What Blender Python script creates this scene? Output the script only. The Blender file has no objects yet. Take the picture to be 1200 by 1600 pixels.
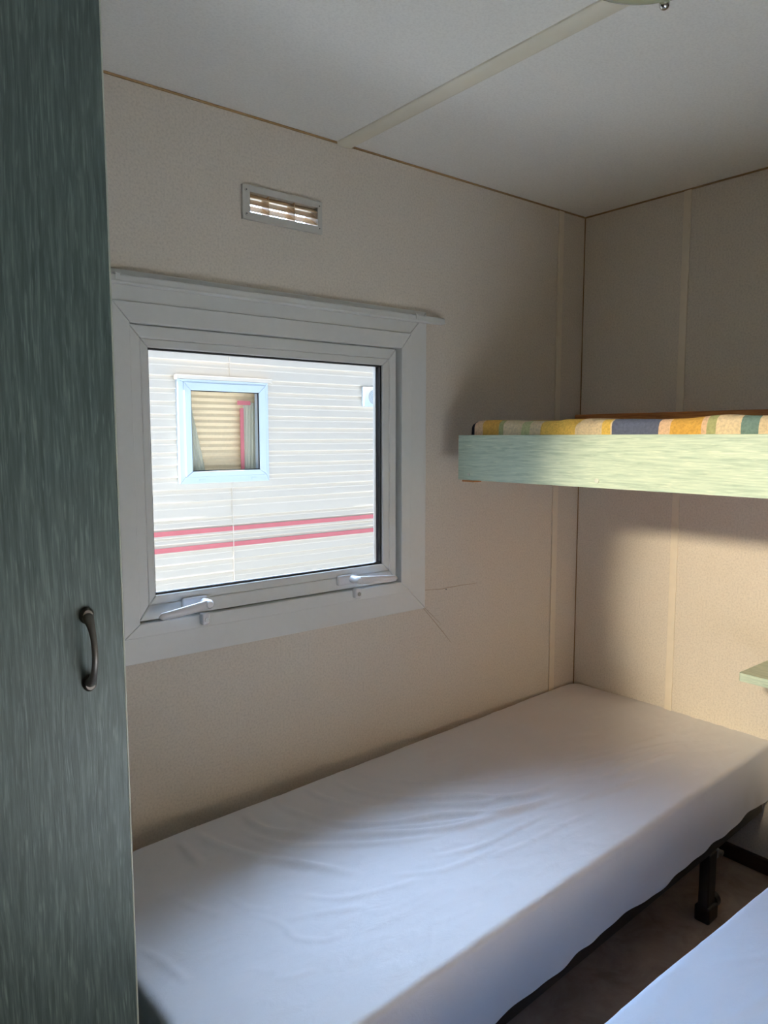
import bpy, bmesh, math, random
import numpy as np
from mathutils import Vector, Matrix, noise

S = bpy.context.scene
COL = S.collection
rnd = random.Random(7)

# ------------------------------------------------------------------ helpers
def tag(o, label=None, cat=None, group=None, kind=None):
    if label: o['label'] = label
    if cat: o['category'] = cat
    if group: o['group'] = group
    if kind: o['kind'] = kind
    return o

def empty(name, loc=(0, 0, 0), rz=0.0):
    o = bpy.data.objects.new(name, None)
    o.empty_display_size = .05
    o.location = loc
    o.rotation_euler = (0, 0, rz)
    COL.objects.link(o)
    return o

def obj(name, bm, mat, parent=None, smooth=False, angle=None):
    me = bpy.data.meshes.new(name)
    bmesh.ops.recalc_face_normals(bm, faces=bm.faces)
    bm.to_mesh(me)
    bm.free()
    for m in (mat if isinstance(mat, (list, tuple)) else [mat]):
        me.materials.append(m)
    if smooth:
        for p in me.polygons: p.use_smooth = True
    if angle:
        me.set_sharp_from_angle(angle=math.radians(angle))
    o = bpy.data.objects.new(name, me)
    COL.objects.link(o)
    if parent: o.parent = parent
    return o

def box(bm, x0, x1, y0, y1, z0, z1, bev=0.0, seg=2):
    r = bmesh.ops.create_cube(bm, size=1)
    vs = r['verts']
    for v in vs:
        v.co = Vector((x0 + (v.co.x + .5) * (x1 - x0), y0 + (v.co.y + .5) * (y1 - y0), z0 + (v.co.z + .5) * (z1 - z0)))
    if bev:
        es = list({e for v in vs for e in v.link_edges})
        bmesh.ops.bevel(bm, geom=es, offset=bev, segments=seg, profile=.5, affect='EDGES')

def Box(x0, x1, y0, y1, z0, z1, bev=0.0, seg=2):
    bm = bmesh.new()
    box(bm, x0, x1, y0, y1, z0, z1, bev, seg)
    return bm

def poly_prism(bm, pts, y0, y1, bev=0.0):
    """pts in (x,z), extruded along y"""
    a = [bm.verts.new((x, y0, z)) for x, z in pts]
    b = [bm.verts.new((x, y1, z)) for x, z in pts]
    n = len(pts)
    fs = [bm.faces.new(a), bm.faces.new(b[::-1])]
    for i in range(n):
        fs.append(bm.faces.new((a[i], b[i], b[(i + 1) % n], a[(i + 1) % n])))
    if bev:
        es = list({e for f in fs for e in f.edges})
        bmesh.ops.bevel(bm, geom=es, offset=bev, segments=2, profile=.5, affect='EDGES')

def mitre_frame(bm, x0, x1, z0, z1, wl, wr, wb, wt, y0, y1, gap=.0005, bev=.0015):
    g = gap
    X0, X1, Z0, Z1 = x0 + wl, x1 - wr, z0 + wb, z1 - wt
    poly_prism(bm, [(x0, z0 + g), (X0, Z0 + g), (X0, Z1 - g), (x0, z1 - g)], y0, y1, bev)
    poly_prism(bm, [(x1, z0 + g), (x1, z1 - g), (X1, Z1 - g), (X1, Z0 + g)], y0, y1, bev)
    poly_prism(bm, [(x0 + g, z0), (x1 - g, z0), (X1 - g, Z0), (X0 + g, Z0)], y0, y1, bev)
    poly_prism(bm, [(x0 + g, z1), (X0 + g, Z1), (X1 - g, Z1), (x1 - g, z1)], y0, y1, bev)

def tube(bm, pts, radii, nseg=12, cap=True, flat=None):
    """sweep an ellipse; radii list of (ra, rb) or float; flat = reference side vector for ra"""
    rings = []
    P = [Vector(p) for p in pts]
    for i, p in enumerate(P):
        t = (P[min(i + 1, len(P) - 1)] - P[max(i - 1, 0)]).normalized()
        ref = Vector(flat) if flat else (Vector((0, 0, 1)) if abs(t.z) < .9 else Vector((1, 0, 0)))
        a = (ref - t * ref.dot(t)).normalized()
        b = t.cross(a)
        r = radii[i] if isinstance(radii, (list, tuple)) else radii
        ra, rb = r if isinstance(r, (list, tuple)) else (r, r)
        rings.append([bm.verts.new(p + a * ra * math.cos(2 * math.pi * k / nseg) + b * rb * math.sin(2 * math.pi * k / nseg)) for k in range(nseg)])
    for i in range(len(rings) - 1):
        for k in range(nseg):
            bm.faces.new((rings[i][k], rings[i][(k + 1) % nseg], rings[i + 1][(k + 1) % nseg], rings[i + 1][k]))
    if cap:
        bm.faces.new(rings[0][::-1])
        bm.faces.new(rings[-1])

def lathe(bm, prof, cx, cy, nseg=64):
    """profile list of (r, z), vertical axis"""
    rings = []
    for r, z in prof:
        if r < 1e-6:
            rings.append([bm.verts.new((cx, cy, z))])
        else:
            rings.append([bm.verts.new((cx + r * math.cos(2 * math.pi * k / nseg), cy + r * math.sin(2 * math.pi * k / nseg), z)) for k in range(nseg)])
    for A, B in zip(rings, rings[1:]):
        for k in range(nseg):
            a0, a1 = A[k % len(A)], A[(k + 1) % len(A)]
            b0, b1 = B[k % len(B)], B[(k + 1) % len(B)]
            f = []
            for v in (a0, a1, b1, b0):
                if v not in f: f.append(v)
            if len(f) > 2: bm.faces.new(f)

def disc_y(bm, x, z, y0, y1, r, nseg=16):
    poly_prism(bm, [(x + r * math.cos(2 * math.pi * k / nseg), z + r * math.sin(2 * math.pi * k / nseg)) for k in range(nseg)], y0, y1)

def panel_holes(axis, c0, c1, us, vs, holes):
    """wall slab; axis 'y' -> u=x, v=z, thickness c0..c1 in y; axis 'x' -> u=y, v=z.  holes in (u0,u1,v0,v1)"""
    us = sorted(set(us + [h[0] for h in holes] + [h[1] for h in holes]))
    vs = sorted(set(vs + [h[2] for h in holes] + [h[3] for h in holes]))
    bm = bmesh.new()
    cache = {}
    def V(u, v, c):
        k = (u, v, c)
        if k not in cache:
            cache[k] = bm.verts.new((u, c, v) if axis == 'y' else (c, u, v))
        return cache[k]
    def solid(i, j):
        if not (0 <= i < len(us) - 1 and 0 <= j < len(vs) - 1): return False
        cu, cv = (us[i] + us[i + 1]) / 2, (vs[j] + vs[j + 1]) / 2
        return not any(h[0] < cu < h[1] and h[2] < cv < h[3] for h in holes)
    for i in range(len(us) - 1):
        for j in range(len(vs) - 1):
            if not solid(i, j): continue
            a, b, c, d = us[i], us[i + 1], vs[j], vs[j + 1]
            for cc in (c0, c1):
                bm.faces.new((V(a, c, cc), V(b, c, cc), V(b, d, cc), V(a, d, cc)))
            for (di, dj, p, q) in ((-1, 0, (a, c), (a, d)), (1, 0, (b, c), (b, d)), (0, -1, (a, c), (b, c)), (0, 1, (a, d), (b, d))):
                if not solid(i + di, j + dj):
                    bm.faces.new((V(*p, c0), V(*q, c0), V(*q, c1), V(*p, c1)))
    return bm

# ------------------------------------------------------------------ materials
class NT:
    def __init__(s, name):
        s.m = bpy.data.materials.new(name)
        s.m.use_nodes = True
        s.t = s.m.node_tree
        s.t.nodes.clear()
        s.out = s.n('ShaderNodeOutputMaterial')
    def n(s, typ, **kw):
        nd = s.t.nodes.new(typ)
        for k, v in kw.items():
            if k.startswith('i_'):
                nd.inputs[k[2:].replace('_', ' ')].default_value = v
            else:
                setattr(nd, k, v)
        return nd
    def l(s, a, ao, b, bi):
        s.t.links.new(a.outputs[ao], b.inputs[bi])
    def principled(s, color=(.8, .8, .8), rough=.5, metal=0.0, spec=.5):
        p = s.n('ShaderNodeBsdfPrincipled')
        p.inputs['Base Color'].default_value = (*color, 1)
        p.inputs['Roughness'].default_value = rough
        p.inputs['Metallic'].default_value = metal
        p.inputs['Specular IOR Level'].default_value = spec
        s.l(p, 'BSDF', s.out, 'Surface')
        return p
    def coords(s, scale=(1, 1, 1), rot=(0, 0, 0)):
        tc = s.n('ShaderNodeTexCoord')
        mp = s.n('ShaderNodeMapping')
        mp.inputs['Scale'].default_value = scale
        mp.inputs['Rotation'].default_value = rot
        s.l(tc, 'Object', mp, 'Vector')
        return mp
    def noise(s, vec, scale, detail=3, rough=.5, dist=0.0):
        nd = s.n('ShaderNodeTexNoise')
        nd.inputs['Scale'].default_value = scale
        nd.inputs['Detail'].default_value = detail
        nd.inputs['Roughness'].default_value = rough
        nd.inputs['Distortion'].default_value = dist
        if vec: s.l(vec, 0, nd, 'Vector')
        return nd
    def ramp(s, src, out, stops, interp='LINEAR'):
        r = s.n('ShaderNodeValToRGB')
        r.color_ramp.interpolation = interp
        e = r.color_ramp.elements
        while len(e) < len(stops): e.new(1)
        for el, (p, c) in zip(e, stops):
            el.position = p
            el.color = (*c, 1) if len(c) == 3 else c
        s.l(src, out, r, 'Fac')
        return r
    def bump(s, src, out, p, strength=.2, dist=.002):
        b = s.n('ShaderNodeBump')
        b.inputs['Strength'].default_value = strength
        b.inputs['Distance'].default_value = dist
        s.l(src, out, b, 'Height')
        s.l(b, 'Normal', p, 'Normal')
        return b
    def mix(s, fac, a, b, blend='MIX'):
        m = s.n('ShaderNodeMix', data_type='RGBA', blend_type=blend)
        for src, idx in ((fac, 0), (a, 6), (b, 7)):
            if isinstance(src, (int, float)): m.inputs[idx].default_value = src
            elif isinstance(src, tuple) and isinstance(src[0], (int, float)): m.inputs[idx].default_value = (*src, 1)
            else: s.t.links.new(src[0].outputs[src[1]], m.inputs[idx])
        return m

def srgb(r, g, b):
    f = lambda c: ((c / 255 + .055) / 1.055) ** 2.4 if c > 10 else c / 255 / 12.92
    return (f(r), f(g), f(b))

def simple(name, color, rough=.5, metal=0.0, spec=.5, bump=None, var=0.0):
    n = NT(name)
    p = n.principled(color, rough, metal, spec)
    c = n.coords()
    ns = n.noise(c, bump[0] if bump else 40, 4)
    if var:
        lo = tuple(x * (1 - var) for x in color)
        hi = tuple(min(1, x * (1 + var)) for x in color)
        r = n.ramp(ns, 'Fac', [(.3, lo), (.7, hi)])
        n.l(r, 'Color', p, 'Base Color')
    if bump: n.bump(ns, 'Fac', p, bump[1], bump[2])
    return n.m

def wallpaper(name, base, speck, k=1.0):
    n = NT(name)
    p = n.principled(base, .62, 0, .3)
    c = n.coords()
    fine = n.noise(c, 190, 3, .6)
    mid = n.noise(c, 28, 4, .6)
    r1 = n.ramp(fine, 'Fac', [(.36, tuple(x * (1 - .10 * k) for x in base)), (.5, base), (.66, tuple(min(1, x * (1 + .06 * k)) for x in base))])
    r2 = n.ramp(mid, 'Fac', [(.3, (1, 1, 1)), (.75, speck)])
    m = n.mix(1.0, (r1, 'Color'), (r2, 'Color'), 'MULTIPLY')
    n.t.links.new(m.outputs[2], p.inputs['Base Color'])
    n.bump(fine, 'Fac', p, .22 * k, .0012)
    return n.m

def wood_green(name, along, base, light, dark, bs=.25):
    """washed oak foil: long pale pores and cathedral figure along one axis"""
    n = NT(name)
    p = n.principled(base, .5, 0, .4)
    # cathedral figure: slow warp of the across-grain coordinate
    k = {'z': (9, 9, 1.1), 'y': (9, 1.1, 9)}[along]
    slow = n.noise(n.coords(k), 1.0, 3, .55, .4)
    tc = n.n('ShaderNodeTexCoord')
    add = n.n('ShaderNodeMix', data_type='VECTOR')
    sc = n.n('ShaderNodeVectorMath', operation='SCALE')
    sc.inputs['Scale'].default_value = .035
    n.l(slow, 'Color', sc, 0)
    ad = n.n('ShaderNodeVectorMath', operation='ADD')
    n.l(tc, 'Object', ad, 0)
    n.l(sc, 'Vector', ad, 1)
    mp = n.n('ShaderNodeMapping')
    mp.inputs['Scale'].default_value = {'z': (230, 230, 11), 'y': (230, 11, 230)}[along]
    n.l(ad, 'Vector', mp, 'Vector')
    fib = n.noise(mp, 1.0, 4, .62, .15)
    mp2 = n.n('ShaderNodeMapping')
    mp2.inputs['Scale'].default_value = {'z': (420, 420, 24), 'y': (420, 24, 420)}[along]
    n.l(ad, 'Vector', mp2, 'Vector')
    pore = n.noise(mp2, 1.0, 2, .5)
    r1 = n.ramp(fib, 'Fac', [(.32, dark), (.5, base), (.72, tuple((a + b) / 2 for a, b in zip(base, light)))])
    r2 = n.ramp(pore, 'Fac', [(.56, (0, 0, 0)), (.78, (.85, .85, .85))])
    m = n.mix((r2, 'Color'), (r1, 'Color'), light)
    n.t.links.new(m.outputs[2], p.inputs['Base Color'])
    n.bump(fib, 'Fac', p, bs, .0015)
    return n.m

def cloth(name, base, fold=.25):
    n = NT(name)
    p = n.principled(base, .85, 0, .25)
    p.inputs['Sheen Weight'].default_value = .15
    c = n.coords((14, 34, 20), (0, 0, .5))
    w1 = n.noise(c, 1.0, 5, .62, .8)
    w2 = n.noise(n.coords((7, 5, 7)), 1.0, 3, .5)
    fine = n.noise(n.coords(), 420, 2)
    a = n.n('ShaderNodeMath', operation='MULTIPLY_ADD')
    n.l(w1, 'Fac', a, 0); n.l(w2, 'Fac', a, 1)
    a.inputs[2].default_value = 0
    b = n.n('ShaderNodeMath', operation='MULTIPLY_ADD')
    n.l(fine, 'Fac', b, 0); b.inputs[1].default_value = .03
    n.l(a, 0, b, 2)
    n.bump(b, 0, p, fold, .012)
    v = n.ramp(w2, 'Fac', [(.3, tuple(x * .97 for x in base)), (.7, base)])
    n.l(v, 'Color', p, 'Base Color')
    return n.m

WALL = wallpaper('beige_wallpaper', srgb(219, 212, 201), (.97, .965, .96))
TRIMW = simple('beige_trim_plastic', srgb(228, 219, 203), .45, bump=(30, .05, .001), var=.03)
CEIL = wallpaper('ceiling_paper', srgb(240, 241, 238), (.985, .985, .985), .5)
SEAMM = simple('cream_seam_plastic', srgb(230, 226, 210), .4, bump=(30, .05, .001), var=.02)
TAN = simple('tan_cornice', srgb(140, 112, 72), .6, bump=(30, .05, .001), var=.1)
UPVC = simple('white_upvc', srgb(226, 229, 228), .32, bump=(60, .03, .0008), var=.012)
WHITEP = simple('white_handle_paint', srgb(235, 236, 240), .25, bump=(90, .03, .0006), var=.01)
BLACKR = simple('black_rubber', (.006, .006, .007), .5, bump=(90, .1, .0006), var=.2)
ALU = simple('aluminium_spacer', (.6, .6, .6), .35, 1.0, bump=(50, .05, .0005), var=.06)
CHROME = simple('chrome', (.75, .75, .76), .12, 1.0, bump=(20, .02, .0004), var=.03)
STEEL = simple('dull_steel', (.42, .42, .41), .4, 1.0, bump=(60, .1, .0005), var=.15)
BLACKM = simple('black_painted_steel', (.007, .007, .0085), .38, 0, .5, bump=(80, .08, .0006), var=.15)
PEWTER = simple('dark_pewter', srgb(84, 80, 74), .42, .6, bump=(60, .1, .0005), var=.12)
VENTG = simple('grey_vent_plastic', srgb(196, 195, 188), .45, bump=(60, .05, .0008), var=.02)
SLATW = simple('cream_slat_plastic', srgb(225, 200, 165), .25, 0, .6, bump=(60, .05, .0008), var=.02)
EDGE = simple('pale_edge_band', srgb(196, 203, 190), .4, bump=(60, .05, .0005), var=.03)
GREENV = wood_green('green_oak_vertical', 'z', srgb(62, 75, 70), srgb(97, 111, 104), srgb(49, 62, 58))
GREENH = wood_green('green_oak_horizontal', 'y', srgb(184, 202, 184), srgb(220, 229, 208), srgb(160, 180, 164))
PINE = wood_green('orange_pine', 'y', srgb(176, 116, 62), srgb(200, 140, 80), srgb(150, 92, 46), .1)
SHEET = cloth('white_sheet_cotton', srgb(218, 219, 224))
SHEETB = cloth('pale_blue_sheet_cotton', srgb(206, 222, 246), .3)
TICK = cloth('mattress_ticking', srgb(205, 203, 198), .1)
SIDING = simple('white_siding_paint', srgb(226, 216, 202), .55, bump=(18, .04, .002), var=.012)
STRIPE = simple('red_stripe_paint', srgb(216, 118, 124), .5, bump=(18, .03, .001), var=.04)
BLUEWH = simple('window_white_plastic', srgb(208, 222, 234), .35, bump=(50, .03, .0006), var=.01)
REFLSIDE = simple('beige_siding_reflection', srgb(240, 216, 178), .8, bump=(80, .1, .001), var=.05)
NETC = simple('cream_curtain_cloth', srgb(240, 238, 222), .9, bump=(60, .1, .001), var=.03)
OPALG = simple('olive_opal_glass', srgb(170, 176, 140), .2, 0, .6, bump=(10, .02, .001), var=.04)
DARKWD = wood_green('dark_skirting_wood', 'y', srgb(46, 30, 22), srgb(60, 42, 32), srgb(34, 20, 14), .1)
CREASE = simple('crease_brown', srgb(188, 170, 150), .8, bump=(90, .1, .0005), var=.1)

def floor_mat():
    n = NT('brown_vinyl')
    p = n.principled((.2, .15, .11), .5, 0, .3)
    a = n.noise(n.coords(), 9, 6, .65, .5)
    r = n.ramp(a, 'Fac', [(.3, srgb(132, 118, 108)), (.5, srgb(160, 146, 136)), (.7, srgb(178, 165, 154))])
    n.l(r, 'Color', p, 'Base Color')
    n.bump(a, 'Fac', p, .1, .002)
    return n.m
BOUNCE_CUT = wood_green('brown_bounce_cut', 'z', srgb(128, 116, 102), srgb(146, 134, 120), srgb(112, 100, 88), .1)
FLOOR = floor_mat()
HALLF = simple('pale_bounce_floor', srgb(222, 219, 212), .6, bump=(30, .05, .001), var=.02)

def gravel_mat():
    n = NT('pale_bounce_concrete')
    p = n.principled((.4, .4, .38), .9)
    v = n.n('ShaderNodeTexVoronoi')
    v.inputs['Scale'].default_value = 40
    n.l(n.coords(), 0, v, 'Vector')
    r = n.ramp(v, 'Distance', [(0, srgb(204, 206, 208)), (.6, srgb(186, 188, 190))])
    n.l(r, 'Color', p, 'Base Color')
    n.bump(v, 'Distance', p, .6, .02)
    return n.m
GRAVEL = gravel_mat()
GRASSM = simple('dark_bounce_grass', srgb(74, 84, 58), .95, bump=(120, .8, .02), var=.25)

def glass_mat(name, tint, ior=1.45):
    n = NT(name)
    t = n.n('ShaderNodeBsdfTransparent'); t.inputs['Color'].default_value = (*tint, 1)
    g = n.n('ShaderNodeBsdfGlossy'); g.inputs['Roughness'].default_value = .02
    f = n.n('ShaderNodeFresnel'); f.inputs['IOR'].default_value = ior
    m = n.n('ShaderNodeMixShader')
    n.l(f, 'Fac', m, 'Fac'); n.l(t, 'BSDF', m, 1); n.l(g, 'BSDF', m, 2)
    n.l(m, 'Shader', n.out, 'Surface')
    return n.m
GLASS = glass_mat('window_glass', (.985, .99, .99), 1.10)

def patch_mat(front_y):
    """patchwork stripes across the bunk mattress, woven, with mottling"""
    n = NT('patchwork_cotton')
    p = n.principled((.7, .6, .4), .85, 0, .2)
    tc = n.n('ShaderNodeTexCoord')
    sep = n.n('ShaderNodeSeparateXYZ')
    n.l(tc, 'Object', sep, 0)
    mr = n.n('ShaderNodeMapRange')
    mr.inputs[1].default_value = -.10; mr.inputs[2].default_value = -1.10
    n.l(sep, 'Y', mr, 0)
    cream, ochre, yel = srgb(226, 208, 176), srgb(214, 168, 84), srgb(228, 192, 100)
    blue, teal, green, pink = srgb(96, 104, 128), srgb(118, 146, 142), srgb(172, 176, 128), srgb(222, 190, 160)
    stops = [(-.10, srgb(58, 60, 76)), (-.148, pink), (-.180, ochre), (-.237, green), (-.256, cream), (-.318, srgb(196, 200, 150)),
             (-.346, cream), (-.378, yel), (-.485, cream), (-.559, yel), (-.584, cream), (-.588, blue), (-.704, pink),
             (-.730, ochre), (-.800, pink), (-.812, green), (-.832, cream), (-.882, teal), (-.917, cream), (-.95, ochre), (-1.0, blue), (-1.06, cream)]
    e = [((-.10 - y) / 1.0, c) for y, c in stops]
    r = n.ramp(mr, 0, e, 'CONSTANT')
    mt = n.noise(n.coords((60, 60, 60)), 3.0, 4, .65)
    mm = n.ramp(mt, 'Fac', [(.3, (.72, .72, .74)), (.6, (1, 1, 1)), (.75, (1.0, 1.0, .98))])
    m = n.mix(1.0, (r, 'Color'), (mm, 'Color'), 'MULTIPLY')
    n.t.links.new(m.outputs[2], p.inputs['Base Color'])
    n.bump(mt, 'Fac', p, .3, .002)
    return n.m
PATCH = patch_mat(0)

# ------------------------------------------------------------------ setting
H = 2.02
XW = -2.44            # inner face of the doorway wall
YR = -1.74            # inner face of the right wall
XF = -3.75            # far wall of the hall, added unseen to house the fill lights
FR = (-1.620, -.796, .837, 1.563)     # fixed window frame outer edges x0,x1,z0,z1
VH = (-1.287, -1.098, 1.800, 1.846)   # vent opening

wl = obj('wall_left', panel_holes('y', 0, .05, [XF - .05, 0.05], [0, H], [(FR[0] + .004, FR[1] - .004, FR[2] + .004, FR[3] - .004), VH]), WALL)
tag(wl, 'beige papered wall with the open-view window and the vent', 'wall', kind='structure')
wb = obj('wall_back', Box(0, .05, YR - .05, .05, 0, H), WALL)
tag(wb, 'beige papered end wall behind the bunk and the bed heads', 'wall', kind='structure')
wr = obj('wall_right', Box(XF - .05, .05, YR - .05, YR, 0, H), BOUNCE_CUT)  # out of view; darkened to cut light bounced back into the room
tag(wr, 'unseen brown wall along the second bed, darkened to cut bounced light', 'wall', kind='structure')
DOOR = (-1.70, -.87, 0.0, 1.745)  # head and jamb placed to trim the added warm beam
wf = obj('wall_front', panel_holes('x', XW - .04, XW, [YR, 0], [0, H], [DOOR]), WALL)
tag(wf, 'beige papered wall with the doorway behind the camera', 'wall', kind='structure')
wh = obj('wall_added_hall', Box(XF - .05, XF, YR, 0, 0, H), WALL)
tag(wh, 'beige papered far wall of the unseen hall added for the fill lights', 'wall', kind='structure')
fh = obj('floor_added_hall', Box(XF - .05, XW - .02, YR - .05, .05, -.06, 0), HALLF)  # floor of the added hall, kept pale to bounce light
tag(fh, 'floor of the unseen added hall, pale to bounce light', 'floor', kind='structure')
fl = obj('floor', Box(XW - .02, .05, YR - .05, .05, -.06, 0), FLOOR)
tag(fl, 'dark brown mottled vinyl floor between the beds', 'floor', kind='structure')
ce = obj('ceiling', Box(XF - .05, .06, YR - .06, .06, H, H + .08), CEIL)
tag(ce, 'off-white ceiling with one cream seam strip', 'ceiling', kind='structure')

# ceiling seam strip, rounded profile, running along y
bm = bmesh.new()
prof = [(-1.034, 2.02), (-1.034, 2.0165), (-1.031, 2.0135), (-1.022, 2.0115), (-1.010, 2.011), (-.998, 2.0115), (-.989, 2.0135), (-.986, 2.0165), (-.986, 2.02)]
a = [bm.verts.new((x, -.001, z)) for x, z in prof]
b = [bm.verts.new((x, YR, z)) for x, z in prof]
bm.faces.new(a); bm.faces.new(b[::-1])
for i in range(len(prof)):
    j = (i + 1) % len(prof)
    bm.faces.new((a[i], b[i], b[j], a[j]))
t = obj('trim_1', bm, SEAMM, smooth=True, angle=40)
tag(t, 'cream seam strip across the ceiling', 'trim', kind='structure')

def wall_strip(name, x0, x1, y0, y1, z0, z1, label, mat=TRIMW, bev=.0018):
    o = obj(name, Box(x0, x1, y0, y1, z0, z1, bev), mat)
    tag(o, label, 'trim', kind='structure')
wall_strip('trim_2', -.145, -.118, -.005, 0, .0, H - .004, 'narrow beige strip on the window wall near the corner')
wall_strip('trim_3', -.005, 0, -.383, -.359, .045, H - .004, 'narrow beige strip on the end wall right of the corner')
wall_strip('trim_4', XW, 0, -.004, 0, H - .005, H, 'thin tan line between the window wall and the ceiling', TAN, .001)
wall_strip('trim_5', -.004, 0, YR, -.004, H - .005, H, 'thin tan line between the end wall and the ceiling', TAN, .001)
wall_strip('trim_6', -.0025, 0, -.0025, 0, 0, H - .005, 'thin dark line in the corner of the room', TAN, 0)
bb = obj('baseboard_back', Box(-.014, 0, YR, 0, 0, .046, .003), DARKWD)
tag(bb, 'low dark brown skirting along the end wall', 'baseboard', kind='structure')

# creases in the wallpaper near the window's lower right corner
def crease(pts, w):
    bm = bmesh.new()
    tube(bm, [(x, -.0002, z) for x, z in pts], [(w * (.4 + .6 * math.sin(math.pi * (i + .5) / len(pts))), .0004) for i in range(len(pts))], 6, flat=(0, 0, 1))
    obj('crease', bm, CREASE, wl, smooth=True)
crease([(-.733, .829), (-.70, .8265), (-.658, .823), (-.632, .8245), (-.60, .8235), (-.577, .8245), (-.54, .8225), (-.507, .8225)], .0012)
crease([(-.735, .778), (-.71, .752), (-.684, .725), (-.65, .688), (-.616, .65)], .0011)
crease([(-.728, .776), (-.70, .752), (-.66, .715)], .0009)
bm = bmesh.new(); disc_y(bm, -.640, .820, -.0012, 0, .0016, 10)
obj('pock_mark', bm, BLACKR, wl)

# ------------------------------------------------------------------ window_1
win = empty('window_1', ((FR[0] + FR[1]) / 2, 0, FR[2]))
tag(win, 'white plastic window with two white handles in the left wall', 'window', kind='structure')
def wchild(name, bm, mat, par=None, **k):
    o = obj(name, bm, mat, None, **k)
    o.parent = par or win
    o.matrix_parent_inverse = Matrix.Translation(win.location).inverted() if par is None else par.matrix_parent_inverse
    if par is not None:
        o.matrix_parent_inverse = Matrix.Identity(4)
    return o
# cover trim round the frame
bm = bmesh.new()
mitre_frame(bm, -1.682, -.735, .778, 1.628, FR[0] + 1.682, FR[1] * -1 - .735, FR[2] - .778, 1.628 - FR[3], -.012, -.0002, .0005, .002)
wchild('cover_trim', bm, UPVC)
bm = bmesh.new()
mitre_frame(bm, *FR, .037, .035, .031, .043, -.018, .055, .0004, .002)
frame = wchild('window_frame', bm, UPVC)
# black gasket in the gap round the sash
bm = bmesh.new()
mitre_frame(bm, FR[0] + .030, FR[1] - .030, FR[2] + .026, FR[3] - .038, .012, .017, .012, .012, .012, .03, .0, 0)
wchild('weather_seal', bm, BLACKR)
# sash, its right side stands a little off the frame
sx0, sx1, sz0, sz1 = -1.5815, -.8415, .8705, 1.5185
bm = bmesh.new()
mitre_frame(bm, sx0, sx1, sz0, sz1, .024, .024, .034, .028, -.006, .045, .0005, .003)
sash = wchild('window_sash', bm, UPVC)
bm = bmesh.new()
mitre_frame(bm, sx0 + .024, sx1 - .024, sz0 + .034, sz1 - .028, .017, .0225, .0205, .0185, -.0045, .040, .0004, .0025)
wchild('glazing_bead', bm, UPVC)
px0, px1, pz0, pz1 = sx0 + .041, sx1 - .0465, sz0 + .0545, sz1 - .0465
bm = bmesh.new()
mitre_frame(bm, px0 - .001, px1 + .001, pz0 - .001, pz1 + .001, .0035, .0055, .006, .005, .002, .012, 0, 0)
wchild('glazing_gasket', bm, BLACKR)
bm = bmesh.new()
mitre_frame(bm, px0 - .001, px1 + .001, pz0 - .001, pz1 + .001, .004, .0105, .004, .004, .0155, .0255, 0, .0008)
wchild('spacer_bar', bm, ALU)
wchild('glass_pane', Box(px0, px1, .0125, .0155, pz0, pz1), GLASS)
wchild('glass_pane', Box(px0, px1, .0258, .0288, pz0, pz1), GLASS)
# handles
def handle(plx, hub, tip, keyx, keyz):
    h = Box(plx - .032, plx + .032, -.016, -.0045, .884, .911, .005, 3)
    h = wchild('window_handle', h, WHITEP, smooth=True, angle=50)
    bm = bmesh.new()
    tube(bm, [(hub[0], -.012, hub[1]), (hub[0], -.030, hub[1]), (hub[0], -.046, hub[1]), (hub[0], -.052, hub[1])], [.010, .0105, .011, .007], 20, flat=(0, 0, 1))
    o = obj('hub', bm, WHITEP, h, smooth=True, angle=50); o.matrix_parent_inverse = h.matrix_parent_inverse
    bm = bmesh.new()
    N = 14
    pts, rad = [], []
    for i in range(N + 1):
        f = i / N
        x = hub[0] + (tip[0] - hub[0]) * f
        z = hub[1] + (tip[1] - hub[1]) * f
        y = -.043 - .006 * math.sin(math.pi * f * .9)
        pts.append((x, y, z))
        e = 1 if f < .93 else math.sqrt(max(0.02, 1 - ((f - .93) / .07) ** 2))
        rad.append(((.0108 - .0025 * f + .001 * math.sin(math.pi * f)) * e, (.0055 - .001 * f) * e))
    tube(bm, pts, rad, 14, flat=(0, 0, 1))
    o = obj('lever', bm, WHITEP, h, smooth=True); o.matrix_parent_inverse = h.matrix_parent_inverse
    k = obj('key_barrel', Box(keyx - .010, keyx + .009, -.036, -.0175, keyz - .014, keyz + .014, .004, 3), WHITEP, h, smooth=True, angle=50)
    bm = bmesh.new(); disc_y(bm, keyx, keyz - .002, -.0375, -.035, .0055, 18)
    c = obj('keyhole', bm, STEEL, h)
    return h
handle(-1.452, (-1.432, .8965), (-1.552, .8835), -1.4345, .860)
handle(-1.017, (-1.004, .8985), (-.868, .8890), -.995, .861)
for o in list(win.children):
    if o.name.startswith('window_handle'):
        for c in o.children: c.matrix_parent_inverse = Matrix.Identity(4)

# ------------------------------------------------------------------ curtain rail
cr = empty('curtain_rail', (-1.19, -.02, 1.605))
tag(cr, 'slim white curtain rail above the window', 'curtain rail')
def child(root, name, bm, mat, **k):
    o = obj(name, bm, mat, root, **k)
    o.matrix_parent_inverse = (Matrix.Translation(root.location) @ Matrix.Rotation(root.rotation_euler.z, 4, 'Z')).inverted()
    return o
child(cr, 'track', Box(-1.72, -.683, -.034, -.0122, 1.5955, 1.6135, .004, 3), UPVC, smooth=True, angle=50)
child(cr, 'groove_lip', Box(-1.718, -.684, -.0362, -.0335, 1.5965, 1.6005, .001), UPVC)
for x in (-1.612, -.792):
    b_ = child(cr, 'bracket', Box(x - .007, x + .007, -.0385, -.0002, 1.6137, 1.6165, .001), UPVC)
    child(cr, 'bracket_clip', Box(x - .005, x + .005, -.0385, -.0364, 1.601, 1.6137, .0008), UPVC)

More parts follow.
